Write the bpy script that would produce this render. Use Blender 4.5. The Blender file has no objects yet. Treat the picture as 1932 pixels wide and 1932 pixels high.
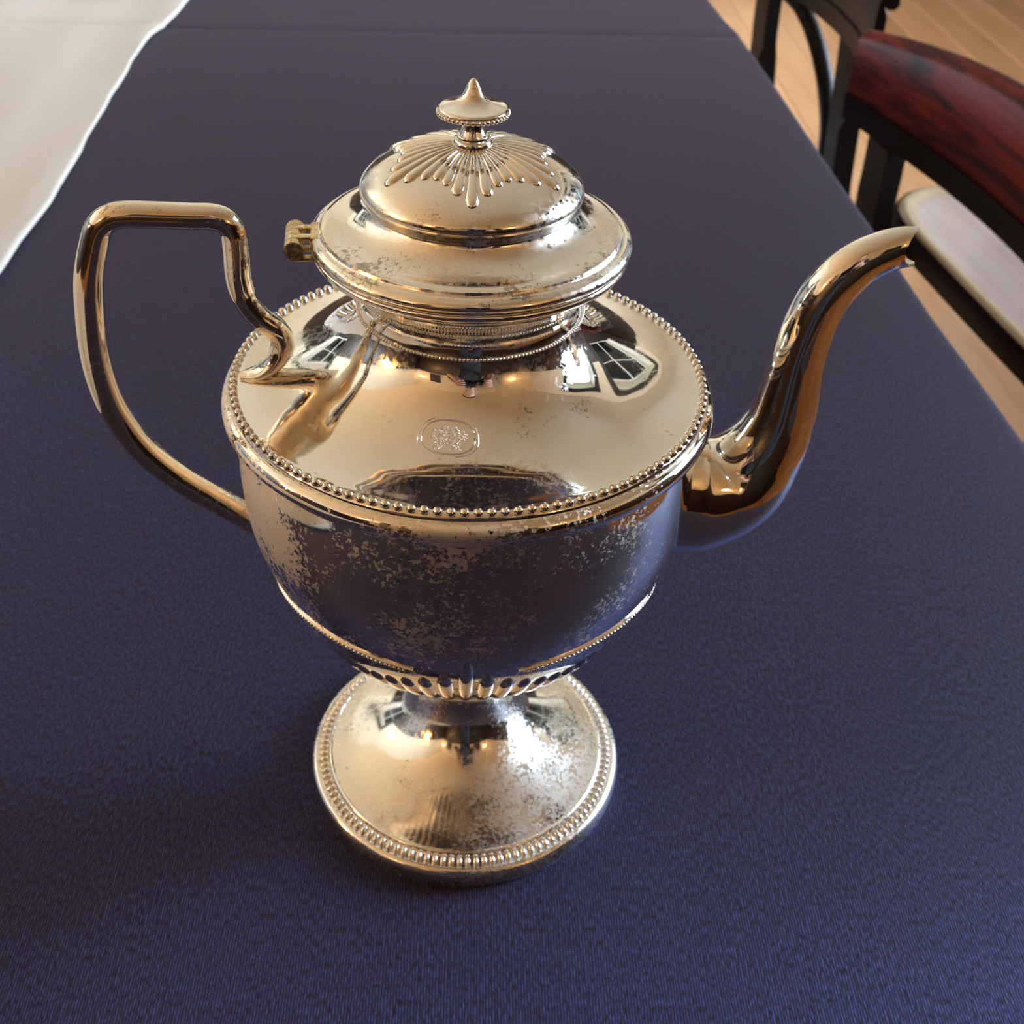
import bpy, bmesh, math, random
from mathutils import Vector, Matrix, Quaternion
random.seed(7)
PI = math.pi
SC = bpy.context.scene
COL = SC.collection

# ------------------------------------------------------------------ camera, world, exposure
CAM_POS = Vector((0.0, -0.34968, 0.41048))
FW = Vector((0.03723729, 0.78955967, -0.61254298))
RT = Vector((0.99922413, -0.02155149, 0.03296456))
UP = Vector((-0.01282627, 0.61329524, 0.7897496))
cam_d = bpy.data.cameras.new('camera')
cam_d.sensor_width = 36.0
cam_d.lens = 2224.73 / 1932.0 * 36.0
cam_d.clip_start = 0.02
cam_d.dof.use_dof = True
cam_d.dof.focus_distance = 0.325
cam_d.dof.aperture_fstop = 27.0
cam = bpy.data.objects.new('camera', cam_d)
COL.objects.link(cam)
cam.matrix_world = Matrix(((RT.x, UP.x, -FW.x, CAM_POS.x), (RT.y, UP.y, -FW.y, CAM_POS.y), (RT.z, UP.z, -FW.z, CAM_POS.z), (0, 0, 0, 1)))
SC.camera = cam

SC.view_settings.view_transform = 'Standard'
SC.view_settings.look = 'None'
SC.view_settings.gamma = 1.0
SC.view_settings.use_curve_mapping = False
SC.view_settings.exposure = -0.16
SC.cycles.use_denoising = True
SC.cycles.max_bounces = 12
SC.cycles.diffuse_bounces = 5
SC.cycles.glossy_bounces = 8
SC.cycles.transparent_max_bounces = 12
SC.cycles.sample_clamp_indirect = 8.0
SC.cycles.caustics_reflective = False
SC.cycles.caustics_refractive = False

world = bpy.data.worlds.new('overcast_sky')
SC.world = world
world.use_nodes = True
wn = world.node_tree
wbg = wn.nodes['Background']
wtc = wn.nodes.new('ShaderNodeTexCoord')
wsep = wn.nodes.new('ShaderNodeSeparateXYZ')
wramp = wn.nodes.new('ShaderNodeValToRGB')
wn.links.new(wtc.outputs['Generated'], wsep.inputs[0])
wn.links.new(wsep.outputs['Z'], wramp.inputs[0])
wramp.color_ramp.elements[0].position = 0.0
wramp.color_ramp.elements[0].color = (0.80, 0.90, 1.0, 1)
wramp.color_ramp.elements[1].position = 0.7
wramp.color_ramp.elements[1].color = (0.50, 0.70, 1.0, 1)
wn.links.new(wramp.outputs[0], wbg.inputs['Color'])
wbg.inputs['Strength'].default_value = 60.0

# room extents (table top is z = 0)
ZF, ZC = -0.75, 2.35
XL, XR, YF, YB = -2.6, 2.4, -2.4, 5.6
WIN = [(0.25, 1.45, 0.22, 1.95), (2.25, 4.9, 0.0, 1.95)]      # openings in the right wall: y0, y1, z0, z1
WIN_FILL = (2.7, 4.5, 0.05, 1.62)                                  # added opening in the left wall, brightens the floor on the right
WALL_T = 0.42
for (y0, y1, z0, z1) in WIN:
    ld = bpy.data.lights.new('sky_portal', 'AREA')
    ld.shape = 'RECTANGLE'
    ld.size = z1 - z0
    ld.size_y = y1 - y0
    ld.cycles.is_portal = True
    lo = bpy.data.objects.new('sky_portal', ld)
    lo.location = (XR + WALL_T + 0.02, (y0 + y1) / 2, (z0 + z1) / 2)
    lo.rotation_euler = (0, PI / 2, 0)
    COL.objects.link(lo)

ld = bpy.data.lights.new('sky_portal', 'AREA')
ld.shape = 'RECTANGLE'
ld.size = WIN_FILL[3] - WIN_FILL[2]
ld.size_y = WIN_FILL[1] - WIN_FILL[0]
ld.cycles.is_portal = True
lo = bpy.data.objects.new('sky_portal', ld)
lo.location = (XL - WALL_T - 0.02, (WIN_FILL[0] + WIN_FILL[1]) / 2, (WIN_FILL[2] + WIN_FILL[3]) / 2)
lo.rotation_euler = (0, -PI / 2, 0)
COL.objects.link(lo)

# ------------------------------------------------------------------ materials
def mat(name):
    m = bpy.data.materials.new(name)
    m.use_nodes = True
    nt = m.node_tree
    return m, nt, nt.nodes['Principled BSDF']

def node(nt, typ, **kw):
    n = nt.nodes.new(typ)
    for k, v in kw.items():
        setattr(n, k, v)
    return n

def link(nt, a, b):
    nt.links.new(a, b)

def coords(nt, scale=(1, 1, 1), rot=(0, 0, 0)):
    tc = node(nt, 'ShaderNodeTexCoord')
    mp = node(nt, 'ShaderNodeMapping')
    mp.inputs['Scale'].default_value = scale
    mp.inputs['Rotation'].default_value = rot
    link(nt, tc.outputs['Object'], mp.inputs['Vector'])
    return mp.outputs['Vector']

def noise(nt, vec, scale, detail=4.0, rough=0.55, dist=0.0):
    n = node(nt, 'ShaderNodeTexNoise')
    n.inputs['Scale'].default_value = scale
    n.inputs['Detail'].default_value = detail
    n.inputs['Roughness'].default_value = rough
    n.inputs['Distortion'].default_value = dist
    link(nt, vec, n.inputs['Vector'])
    return n.outputs['Fac']

def ramp(nt, fac, stops):
    r = node(nt, 'ShaderNodeValToRGB')
    el = r.color_ramp.elements
    while len(el) < len(stops):
        el.new(0.5)
    for e, (p, c) in zip(el, stops):
        e.position = p
        e.color = c if len(c) == 4 else (*c, 1)
    link(nt, fac, r.inputs[0])
    return r.outputs[0]

def math_n(nt, op, a, b=None, clamp=False):
    n = node(nt, 'ShaderNodeMath', operation=op, use_clamp=clamp)
    for i, v in enumerate((a, b)):
        if v is None:
            continue
        if isinstance(v, (int, float)):
            n.inputs[i].default_value = v
        else:
            link(nt, v, n.inputs[i])
    return n.outputs[0]

def mixc(nt, fac, a, b, blend='MIX'):
    n = node(nt, 'ShaderNodeMix', data_type='RGBA', blend_type=blend)
    for key, v in ((0, fac), (6, a), (7, b)):
        if isinstance(v, (int, float)):
            n.inputs[key].default_value = v
        elif isinstance(v, (tuple, list)):
            n.inputs[key].default_value = (*v, 1) if len(v) == 3 else v
        else:
            link(nt, v, n.inputs[key])
    return n.outputs[2]

def silver(name, thr=1.0, speck=1.0, base_rough=0.05, worn_rough=0.45, col=(0.92, 0.89, 0.83), tar=(0.70, 0.62, 0.50), scale=1.0, zfade=None, soft=16.0):
    """old silver plate: mirror-bright metal with matt worn specks gathered in patches, and thin yellowish tarnish"""
    m, nt, b = mat(name)
    v = coords(nt)
    big = noise(nt, v, 22 * scale, 4.0, 0.6)
    fine = noise(nt, v, 600 * scale, 6.0, 0.72)
    sub = math_n(nt, 'SUBTRACT', math_n(nt, 'ADD', big, fine), thr)
    if zfade:
        sx = node(nt, 'ShaderNodeSeparateXYZ')
        link(nt, v, sx.inputs[0])
        low = math_n(nt, 'MULTIPLY', math_n(nt, 'SUBTRACT', zfade, sx.outputs['Z']), 6.0, True)
        right = math_n(nt, 'MULTIPLY', math_n(nt, 'ADD', sx.outputs['X'], 0.02), 1.6, True)
        sub = math_n(nt, 'SUBTRACT', sub, math_n(nt, 'ADD', low, right))
    mask = math_n(nt, 'MULTIPLY', math_n(nt, 'MULTIPLY', sub, soft, True), speck, True)
    cloud = noise(nt, v, 60 * scale, 4.0, 0.6)
    cl = math_n(nt, 'MULTIPLY', math_n(nt, 'SUBTRACT', cloud, 0.42), 2.5, True)
    rgh = math_n(nt, 'ADD', math_n(nt, 'MULTIPLY', mask, worn_rough), base_rough)
    rgh = math_n(nt, 'ADD', rgh, math_n(nt, 'MULTIPLY', cl, 0.05))
    link(nt, rgh, b.inputs['Roughness'])
    c1 = mixc(nt, math_n(nt, 'MULTIPLY', cl, 0.35), col, tar)
    dots = noise(nt, v, 650 * scale, 4.0, 0.7)
    zone = noise(nt, v, 38 * scale, 3.0, 0.6)
    dm = math_n(nt, 'MULTIPLY', math_n(nt, 'SUBTRACT', math_n(nt, 'ADD', math_n(nt, 'MULTIPLY', zone, 1.3), dots), 1.36), 9.0, True)
    c2 = mixc(nt, math_n(nt, 'MULTIPLY', dm, 0.7), c1, (0.20, 0.16, 0.12))
    link(nt, c2, b.inputs['Base Color'])
    b.inputs['Metallic'].default_value = 1.0
    bp = node(nt, 'ShaderNodeBump')
    bp.inputs['Strength'].default_value = 0.10
    bp.inputs['Distance'].default_value = 0.0004
    link(nt, noise(nt, v, 45, 2.0), bp.inputs['Height'])
    link(nt, bp.outputs[0], b.inputs['Normal'])
    return m

M_BELLY = silver('worn_silver_belly', 0.97, 1.0, 0.04, 0.50, zfade=0.126)
M_SHOULDER = silver('bright_silver_shoulder', 1.04, 0.6, 0.03, 0.28, soft=8.0)
M_LID = silver('cloudy_silver_lid', 0.98, 0.7, 0.055, 0.28, soft=7.0)
M_FOOT = silver('cloudy_silver_foot', 0.95, 0.75, 0.075, 0.29, soft=7.0)
M_HANDLE = silver('yellowed_silver_handle', 1.06, 0.7, 0.06, 0.30, (0.90, 0.84, 0.73), (0.62, 0.50, 0.34))
M_SPOUT = silver('bright_silver_spout', 1.12, 0.6, 0.035, 0.3)
M_BEAD = silver('silver_beading', 1.1, 0.5, 0.06, 0.3)
M_HINGE = silver('dull_silver_hinge', 0.95, 1.0, 0.22, 0.3, (0.72, 0.58, 0.33), (0.46, 0.34, 0.18))

def simple(name, col, rough=0.5, metal=0.0, spec=0.5, coat=0.0):
    m, nt, b = mat(name)
    b.inputs['Base Color'].default_value = (*col, 1)
    b.inputs['Roughness'].default_value = rough
    b.inputs['Metallic'].default_value = metal
    b.inputs['Specular IOR Level'].default_value = spec
    b.inputs['Coat Weight'].default_value = coat
    return m

def wood(name, c0, c1, scale=1.0, rough=0.3, coat=0.0, axis=1, var=0.0, lo=0.32, hi=0.68):
    m, nt, b = mat(name)
    st = [14, 14, 14]
    st[axis] = 1.1
    v = coords(nt, tuple(s * scale for s in st))
    n1 = noise(nt, v, 1.6, 6, 0.6, 0.8)
    n2 = noise(nt, v, 9.0, 3, 0.5, 0.2)
    f = math_n(nt, 'ADD', math_n(nt, 'MULTIPLY', n1, 0.8), math_n(nt, 'MULTIPLY', n2, 0.25))
    c = ramp(nt, f, [(lo, c0), (hi, c1)])
    if var:
        oi = node(nt, 'ShaderNodeObjectInfo')
        hsv = node(nt, 'ShaderNodeHueSaturation')
        mr = node(nt, 'ShaderNodeMapRange')
        mr.inputs['To Min'].default_value = 1 - var
        mr.inputs['To Max'].default_value = 1 + var
        link(nt, oi.outputs['Random'], mr.inputs['Value'])
        link(nt, mr.outputs[0], hsv.inputs['Value'])
        link(nt, c, hsv.inputs['Color'])
        c = hsv.outputs[0]
    link(nt, c, b.inputs['Base Color'])
    b.inputs['Roughness'].default_value = rough
    b.inputs['Coat Weight'].default_value = coat
    b.inputs['Coat Roughness'].default_value = 0.12
    return m

def navy_cloth():
    m, nt, b = mat('navy_satin_twill')
    v = coords(nt)
    # warp threads run along the table; every thread is broken into short floats
    w = node(nt, 'ShaderNodeTexWave', wave_type='BANDS', bands_direction='X', wave_profile='SIN')
    w.inputs['Scale'].default_value = 285.0
    w.inputs['Distortion'].default_value = 1.2
    w.inputs['Detail'].default_value = 1.0
    w.inputs['Detail Scale'].default_value = 0.6
    link(nt, v, w.inputs['Vector'])
    v2 = coords(nt, (900, 330, 100))
    fl = noise(nt, v2, 1.0, 1.0, 0.5)
    thread = math_n(nt, 'MULTIPLY', w.outputs['Fac'], math_n(nt, 'MULTIPLY', math_n(nt, 'SUBTRACT', fl, 0.28), 2.3, True))
    mott = noise(nt, v, 14.0, 3.0, 0.5)
    dark = mixc(nt, mott, (0.015, 0.0095, 0.011), (0.020, 0.013, 0.015))
    c = mixc(nt, thread, dark, (0.0155, 0.0115, 0.026))
    link(nt, c, b.inputs['Base Color'])
    b.inputs['Roughness'].default_value = 0.6
    b.inputs['Specular IOR Level'].default_value = 0.10
    b.inputs['Sheen Weight'].default_value = 0.04
    b.inputs['Sheen Roughness'].default_value = 0.4
    b.inputs['Sheen Tint'].default_value = (0.85, 0.62, 0.58, 1)
    bp = node(nt, 'ShaderNodeBump')
    bp.inputs['Strength'].default_value = 0.4
    bp.inputs['Distance'].default_value = 0.0003
    link(nt, thread, bp.inputs['Height'])
    link(nt, bp.outputs[0], b.inputs['Normal'])
    # satin floats: glossy along the warp (y), broad across it
    an = node(nt, 'ShaderNodeBsdfAnisotropic')
    an.inputs['Roughness'].default_value = 0.52
    an.inputs['Anisotropy'].default_value = 0.50
    tg = node(nt, 'ShaderNodeCombineXYZ')
    tg.inputs[1].default_value = 1.0
    link(nt, tg.outputs[0], an.inputs['Tangent'])
    link(nt, mixc(nt, thread, (0.001, 0.0015, 0.005), (0.036, 0.055, 0.17)), an.inputs['Color'])
    add = node(nt, 'ShaderNodeAddShader')
    link(nt, b.outputs[0], add.inputs[0])
    link(nt, an.outputs[0], add.inputs[1])
    link(nt, add.outputs[0], nt.nodes['Material Output'].inputs['Surface'])
    return m

def cream_cloth():
    m, nt, b = mat('cream_cotton')
    v = coords(nt)
    c = mixc(nt, noise(nt, v, 5.0, 3.0), (0.50, 0.465, 0.41), (0.46, 0.42, 0.35))
    link(nt, c, b.inputs['Base Color'])
    b.inputs['Roughness'].default_value = 0.85
    bp = node(nt, 'ShaderNodeBump')
    bp.inputs['Strength'].default_value = 0.25
    bp.inputs['Distance'].default_value = 0.002
    v2 = coords(nt, (1, 0.35, 1), (0, 0, 0.5))
    link(nt, noise(nt, v2, 60.0, 4.0), bp.inputs['Height'])
    link(nt, bp.outputs[0], b.inputs['Normal'])
    return m

M_NAVY = navy_cloth()
M_CREAM = cream_cloth()
M_MAHOG = wood('mahogany_rail', (0.012, 0.003, 0.003), (0.11, 0.013, 0.009), 1.6, 0.5, 0.0, lo=.42, hi=.60)
M_DARKWOOD = wood('dark_chair_frame', (0.003, 0.0018, 0.0016), (0.009, 0.005, 0.004), 1.0, 0.45, 0.0, axis=2)
M_DARKWOOD.node_tree.nodes['Principled BSDF'].inputs['Specular IOR Level'].default_value = 0.12
M_MAHOG.node_tree.nodes['Principled BSDF'].inputs['Specular IOR Level'].default_value = 0.10
M_SEATRIM = wood('tan_seat_border', (0.34, 0.24, 0.13), (0.44, 0.33, 0.19), 0.8, 0.25, 0.6)
M_SEAT = wood('polished_chair_seat', (0.30, 0.205, 0.17), (0.42, 0.305, 0.26), 0.8, 0.22, 0.6)
M_FLOOR = wood('oak_floor_boards', (0.52, 0.25, 0.105), (0.76, 0.41, 0.20), 0.35, 0.30, 0.35, var=0.12)
M_JOINT = simple('dark_floor_joint', (0.08, 0.045, 0.025), 0.8)
M_PANEL = wood('dark_wall_panelling', (0.012, 0.008, 0.006), (0.04, 0.022, 0.014), 0.4, 0.4, 0.1, axis=2)
M_PLASTER = simple('cream_plaster', (0.82, 0.75, 0.62), 0.8)
M_CEIL = simple('warm_ceiling_paint', (0.86, 0.83, 0.70), 0.85)
M_BLACKWOOD = simple('black_stained_wood', (0.012, 0.011, 0.012), 0.4)
M_BRASS = simple('brass', (0.75, 0.52, 0.22), 0.25, 1.0)
M_WHITEPAINT = simple('white_window_paint', (0.8, 0.8, 0.77), 0.5)
M_GRAVEL = simple('gravel_path', (0.24, 0.23, 0.21), 0.95)
M_LEAF = simple('hedge_green', (0.07, 0.16, 0.03), 0.7)

def glass_mat():
    m = bpy.data.materials.new('thin_window_glass')
    m.use_nodes = True
    nt = m.node_tree
    nt.nodes.remove(nt.nodes['Principled BSDF'])
    out = nt.nodes['Material Output']
    tr = node(nt, 'ShaderNodeBsdfTransparent')
    gl = node(nt, 'ShaderNodeBsdfGlossy')
    gl.inputs['Roughness'].default_value = 0.01
    fr = node(nt, 'ShaderNodeFresnel')
    mx = node(nt, 'ShaderNodeMixShader')
    link(nt, fr.outputs[0], mx.inputs[0])
    link(nt, tr.outputs[0], mx.inputs[1])
    link(nt, gl.outputs[0], mx.inputs[2])
    link(nt, mx.outputs[0], out.inputs['Surface'])
    return m
M_GLASS = glass_mat()

def emit(name, col, strength):
    m, nt, b = mat(name)
    b.inputs['Base Color'].default_value = (*col, 1)
    b.inputs['Emission Color'].default_value = (*col, 1)
    b.inputs['Emission Strength'].default_value = strength
    return m
M_BULB = emit('lit_bulb', (1.0, 0.50, 0.16), 1200.0)
M_BULB_DIM = emit('dim_lit_bulb', (1.0, 0.56, 0.22), 110.0)

# ------------------------------------------------------------------ helpers
def finish(name, bm, material, parent=None, smooth=True, angle=35, loc=None, doubles=1e-6):
    if doubles:
        bmesh.ops.remove_doubles(bm, verts=bm.verts, dist=doubles)
    bmesh.ops.recalc_face_normals(bm, faces=bm.faces)
    me = bpy.data.meshes.new(name)
    bm.to_mesh(me)
    bm.free()
    me.materials.append(material)
    if smooth:
        for p in me.polygons:
            p.use_smooth = True
        me.set_sharp_from_angle(angle=math.radians(angle))
    o = bpy.data.objects.new(name, me)
    COL.objects.link(o)
    if parent is not None:
        o.parent = parent
    if loc is not None:
        o.location = loc
    return o

def copy_obj(o, parent, loc=None, rot=None):
    c = o.copy()
    COL.objects.link(c)
    c.parent = parent
    if loc is not None:
        c.location = loc
    if rot is not None:
        c.rotation_euler = rot
    return c

def tag(o, label=None, cat=None, group=None, kind=None):
    if label: o['label'] = label
    if cat: o['category'] = cat
    if group: o['group'] = group
    if kind: o['kind'] = kind
    return o

def empty(name, loc=(0, 0, 0), rz=0.0):
    o = bpy.data.objects.new(name, None)
    o.empty_display_size = 0.05
    COL.objects.link(o)
    o.location = loc
    o.rotation_euler = (0, 0, rz)
    return o

def struct(o):
    o['kind'] = 'structure'
    return o

def spline(pts, sub=6):
    """Catmull-Rom through the points (any dimension)"""
    P = [Vector(p) for p in pts]
    out = []
    n = len(P)
    for i in range(n - 1):
        p0 = P[i - 1] if i > 0 else P[i] * 2 - P[i + 1]
        p1, p2 = P[i], P[i + 1]
        p3 = P[i + 2] if i + 2 < n else P[i + 1] * 2 - P[i]
        t1 = (p2 - p0).length
        def tj(ti, a, b):
            return ti + max((b - a).length, 1e-9) ** 0.5
        k0 = 0.0; k1 = tj(k0, p0, p1); k2 = tj(k1, p1, p2); k3 = tj(k2, p2, p3)
        for j in range(sub):
            t = k1 + (k2 - k1) * j / sub
            A1 = p0 * ((k1 - t) / (k1 - k0)) + p1 * ((t - k0) / (k1 - k0))
            A2 = p1 * ((k2 - t) / (k2 - k1)) + p2 * ((t - k1) / (k2 - k1))
            A3 = p2 * ((k3 - t) / (k3 - k2)) + p3 * ((t - k2) / (k3 - k2))
            B1 = A1 * ((k2 - t) / (k2 - k0)) + A2 * ((t - k0) / (k2 - k0))
            B2 = A2 * ((k3 - t) / (k3 - k1)) + A3 * ((t - k1) / (k3 - k1))
            out.append(B1 * ((k2 - t) / (k2 - k1)) + B2 * ((t - k1) / (k2 - k1)))
    out.append(P[-1])
    return out

def prof(*segs, sub=6):
    """join several smooth runs of (r, z) into one profile; runs meet at creases"""
    out = []
    for s in segs:
        q = spline([(a, b, 0) for a, b in s], sub) if len(s) > 2 else [Vector((a, b, 0)) for a, b in s]
        if out and (out[-1] - q[0]).length < 1e-7:
            q = q[1:]
        out += q
    return [(max(v.x, 0.0), v.y) for v in out]

def lathe(bm, profile, n=160, z0=0.0):
    rings = []
    for r, z in profile:
        if r < 1e-6:
            rings.append([bm.verts.new((0, 0, z + z0))])
        else:
            rings.append([bm.verts.new((r * math.cos(2 * PI * k / n), r * math.sin(2 * PI * k / n), z + z0)) for k in range(n)])
    for a, b in zip(rings[:-1], rings[1:]):
        for k in range(n):
            k2 = (k + 1) % n
            if len(a) == 1 and len(b) == 1:
                continue
            if len(a) == 1:
                bm.faces.new((a[0], b[k2], b[k]))
            elif len(b) == 1:
                bm.faces.new((a[k], a[k2], b[0]))
            else:
                bm.faces.new((a[k], a[k2], b[k2], b[k]))

def sweep(bm, path, frames, section, cap=True, closed_section=True):
    """path: points; frames: (side, up) per point; section(i) -> list of (a, b)"""
    rings = []
    for i, p in enumerate(path):
        s, u = frames[i]
        rings.append([bm.verts.new(p + s * a + u * b) for a, b in section(i)])
    n = len(rings[0])
    for A, B in zip(rings[:-1], rings[1:]):
        for k in range(n if closed_section else n - 1):
            k2 = (k + 1) % n
            bm.faces.new((A[k], A[k2], B[k2], B[k]))
    if cap and closed_section:
        bm.faces.new(rings[0][::-1])
        bm.faces.new(rings[-1])
    return rings

def planar_frames(path, side):
    fr = []
    n = len(path)
    for i in range(n):
        t = (path[min(i + 1, n - 1)] - path[max(i - 1, 0)]).normalized()
        fr.append((side, t.cross(side).normalized()))
    return fr

def circ(a, b, n=20):
    return [(a * math.cos(2 * PI * k / n), b * math.sin(2 * PI * k / n)) for k in range(n)]

def box(bm, lo, hi, bevel=0.0, seg=2, rot=None, pivot=None):
    vs = [bm.verts.new((x, y, z)) for x in (lo[0], hi[0]) for y in (lo[1], hi[1]) for z in (lo[2], hi[2])]
    idx = [(0, 1, 3, 2), (4, 6, 7, 5), (0, 4, 5, 1), (2, 3, 7, 6), (0, 2, 6, 4), (1, 5, 7, 3)]
    fs = [bm.faces.new([vs[i] for i in f]) for f in idx]
    if rot is not None:
        pv = Vector(pivot) if pivot is not None else Vector(((lo[0] + hi[0]) / 2, (lo[1] + hi[1]) / 2, (lo[2] + hi[2]) / 2))
        for v in vs:
            v.co = rot @ (v.co - pv) + pv
    if bevel:
        es = {e for f in fs for e in f.edges}
        bmesh.ops.bevel(bm, geom=list(es), offset=bevel, segments=seg, affect='EDGES', profile=0.5)

def tube(bm, pts, radius, n=10, sub=4, cap=True):
    path = spline(pts, sub) if sub > 1 else [Vector(p) for p in pts]
    t0 = (path[1] - path[0]).normalized()
    s = t0.cross(Vector((0, 0, 1)))
    if s.length < 1e-3:
        s = t0.cross(Vector((1, 0, 0)))
    s.normalize()
    fr = []
    for i in range(len(path)):
        t = (path[min(i + 1, len(path) - 1)] - path[max(i - 1, 0)]).normalized()
        s = (s - t * s.dot(t)).normalized()
        fr.append((s, t.cross(s)))
    rad = radius if callable(radius) else (lambda u: radius)
    m = len(path) - 1
    sweep(bm, path, fr, lambda i: circ(rad(i / m), rad(i / m), n), cap)

def ball(bm, c, r, u=12, v=8, sc=(1, 1, 1)):
    bmesh.ops.create_uvsphere(bm, u_segments=u, v_segments=v, radius=1.0, matrix=Matrix.Translation(c) @ Matrix.Diagonal((r * sc[0], r * sc[1], r * sc[2], 1)))

# ------------------------------------------------------------------ the room
def wall_slab(name, lo, hi, material):
    bm = bmesh.new()
    box(bm, lo, hi)
    return struct(finish(name, bm, material, smooth=False))

# floor: slab + individual boards running along the table
bm = bmesh.new()
box(bm, (XL - WALL_T, YF - 0.1, ZF - 0.10), (XR + WALL_T, YB + 0.1, ZF - 0.004))
floor = struct(finish('floor', bm, M_JOINT, smooth=False))
BW = 0.142
lens = (1.2, 1.65, 2.1)
bmeshes = []
for L in lens:
    bm = bmesh.new()
    box(bm, (0.0015, 0.0015, ZF - 0.025), (BW - 0.0015, L - 0.0015, ZF), 0.0015, 1)
    bmeshes.append(finish('board', bm, M_FLOOR, floor, smooth=False))
first = [True] * 3
ncol = int((XR - XL) / BW)
for c in range(ncol):
    y = YF - (c * 0.77 % 1.6)
    while y < YB:
        k = random.randrange(3)
        if y + lens[k] > YF + 0.1:
            o = bmeshes[k] if first[k] else copy_obj(bmeshes[k], floor)
            first[k] = False
            o.location = (XL + c * BW, y, 0)
        y += lens[k]

wall_slab('ceiling', (XL - WALL_T, YF - 0.1, ZC), (XR + WALL_T, YB + 0.1, ZC + 0.1), M_CEIL)
ZW = 0.95     # top of the panelling
for nm, lo, hi, pl, ph in (
        ('wall_front', (XL, YF - 0.1, ZF), (XR, YF, ZC), (XL + 0.03, YF, ZF), (XR - 0.03, YF + 0.025, ZW)),
        ('wall_back', (XL, YB, ZF), (XR, YB + 0.1, ZC), (XL + 0.03, YB - 0.025, ZF), (XR - 0.03, YB, ZW))):
    w = wall_slab(nm, lo, hi, M_PLASTER)
    bm = bmesh.new()
    box(bm, pl, ph)
    finish('wainscot', bm, M_PANEL, w, smooth=False)
    bm = bmesh.new()
    e = 0.03
    ax = 0 if ph[0] - pl[0] > 1 else 1
    lo2, hi2 = list(pl), list(ph)
    lo2[2], hi2[2] = ZW, ZW + 0.05
    if nm == 'wall_front': hi2[1] += e
    if nm == 'wall_back': lo2[1] -= e
    box(bm, lo2, hi2, 0.01)
    finish('dado_rail', bm, M_BLACKWOOD, w, smooth=False)

# left wall with one deep window opening, added for its daylight
bm = bmesh.new()
a0, a1, b0, b1 = WIN_FILL
box(bm, (XL - WALL_T, YF, ZF), (XL, a0, ZC))
box(bm, (XL - WALL_T, a1, ZF), (XL, YB, ZC))
box(bm, (XL - WALL_T, a0, ZF), (XL, a1, b0))
box(bm, (XL - WALL_T, a0, b1), (XL, a1, ZC))
wl_ = struct(finish('wall_left', bm, M_PLASTER, smooth=False, doubles=0))
for ya, yb, top in ((YF, a0 - .18, ZW), (a1 + .18, YB, ZW), (a0 - .18, a1 + .18, b0 - .18)):
    bm = bmesh.new()
    box(bm, (XL, ya, ZF), (XL + 0.025, yb, top))
    finish('wainscot', bm, M_PANEL, wl_, smooth=False)
    if top == ZW:
        bm = bmesh.new()
        box(bm, (XL, ya, ZW), (XL + 0.055, yb, ZW + .05), 0.01)
        finish('dado_rail', bm, M_BLACKWOOD, wl_, smooth=False)

# right wall with two deep window openings
bm = bmesh.new()
ys = [YF] + [v for w in WIN for v in w[:2]] + [YB]
for i in range(len(ys) - 1):
    if i % 2 == 0:
        box(bm, (XR, ys[i], ZF), (XR + WALL_T, ys[i + 1], ZC))
    else:
        w = WIN[i // 2]
        box(bm, (XR, ys[i], ZF), (XR + WALL_T, ys[i + 1], w[2]))
        box(bm, (XR, ys[i], w[3]), (XR + WALL_T, ys[i + 1], ZC))
wr = struct(finish('wall_right', bm, M_PLASTER, smooth=False, doubles=0))
bm = bmesh.new()
box(bm, (XR - 0.025, YF + 0.03, ZF), (XR, YB - 0.03, WIN[0][2] - 0.18))
finish('wainscot', bm, M_PANEL, wr, smooth=False)
for i in range(0, len(ys) - 1, 2):
    bm = bmesh.new()
    a = ys[i] + (0.18 if i else 0.03)
    b = ys[i + 1] - (0.18 if i < len(ys) - 2 else 0.03)
    box(bm, (XR - 0.025, a, WIN[0][2] - 0.18), (XR, b, ZW))
    finish('wainscot', bm, M_PANEL, wr, smooth=False)

def window(n, place, a0, a1, z0, z1):
    """place(depth, along, z) -> world point; depth 0 is the inner wall face, + goes outwards"""
    def bx(bm, d0, d1, p0, p1, q0, q1):
        A, B = place(d0, p0, q0), place(d1, p1, q1)
        box(bm, tuple(min(u, v) for u, v in zip(A, B)), tuple(max(u, v) for u, v in zip(A, B)))
    t = 0.17
    bm = bmesh.new()
    for r in ((a0 - t, a1 + t, z0 - t, z0), (a0 - t, a1 + t, z1, z1 + t), (a0 - t, a0, z0, z1), (a1, a1 + t, z0, z1)):
        bx(bm, -0.04, 0, *r)
    win = struct(finish('window_%d' % n, bm, M_BLACKWOOD, smooth=False, doubles=0))
    g = WALL_T - 0.06
    f = 0.05
    am, zm = (a0 + a1) / 2, z0 + (z1 - z0) * 0.62
    bm = bmesh.new()
    for d, r in ((.02, (a0, a1, z0, z0 + f)), (.02, (a0, a1, z1 - f, z1)), (.02, (a0, a0 + f, z0 + f, z1 - f)), (.02, (a1 - f, a1, z0 + f, z1 - f)),
                 (.018, (am - .025, am + .025, z0 + f, z1 - f)), (.016, (a0 + f, a1 - f, zm - .015, zm + .015))):
        bx(bm, g - d, g + d, *r)
    finish('window_frame', bm, M_WHITEPAINT, win, smooth=False, doubles=0)
    for ya, yb in ((a0 + f, am - .025), (am + .025, a1 - f)):
        for za, zb in ((z0 + f, zm - .015), (zm + .015, z1 - f)):
            bm = bmesh.new()
            bx(bm, g - .002, g + .002, ya, yb, za, zb)
            finish('pane', bm, M_GLASS, win, smooth=False)
for k, w in enumerate(WIN):
    window(k + 1, lambda d, a, z: (XR + d, a, z), *w)

window(3, lambda d, a, z: (XL - d, a, z), *WIN_FILL)  # added window, lets in extra daylight for the floor across the room

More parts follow.
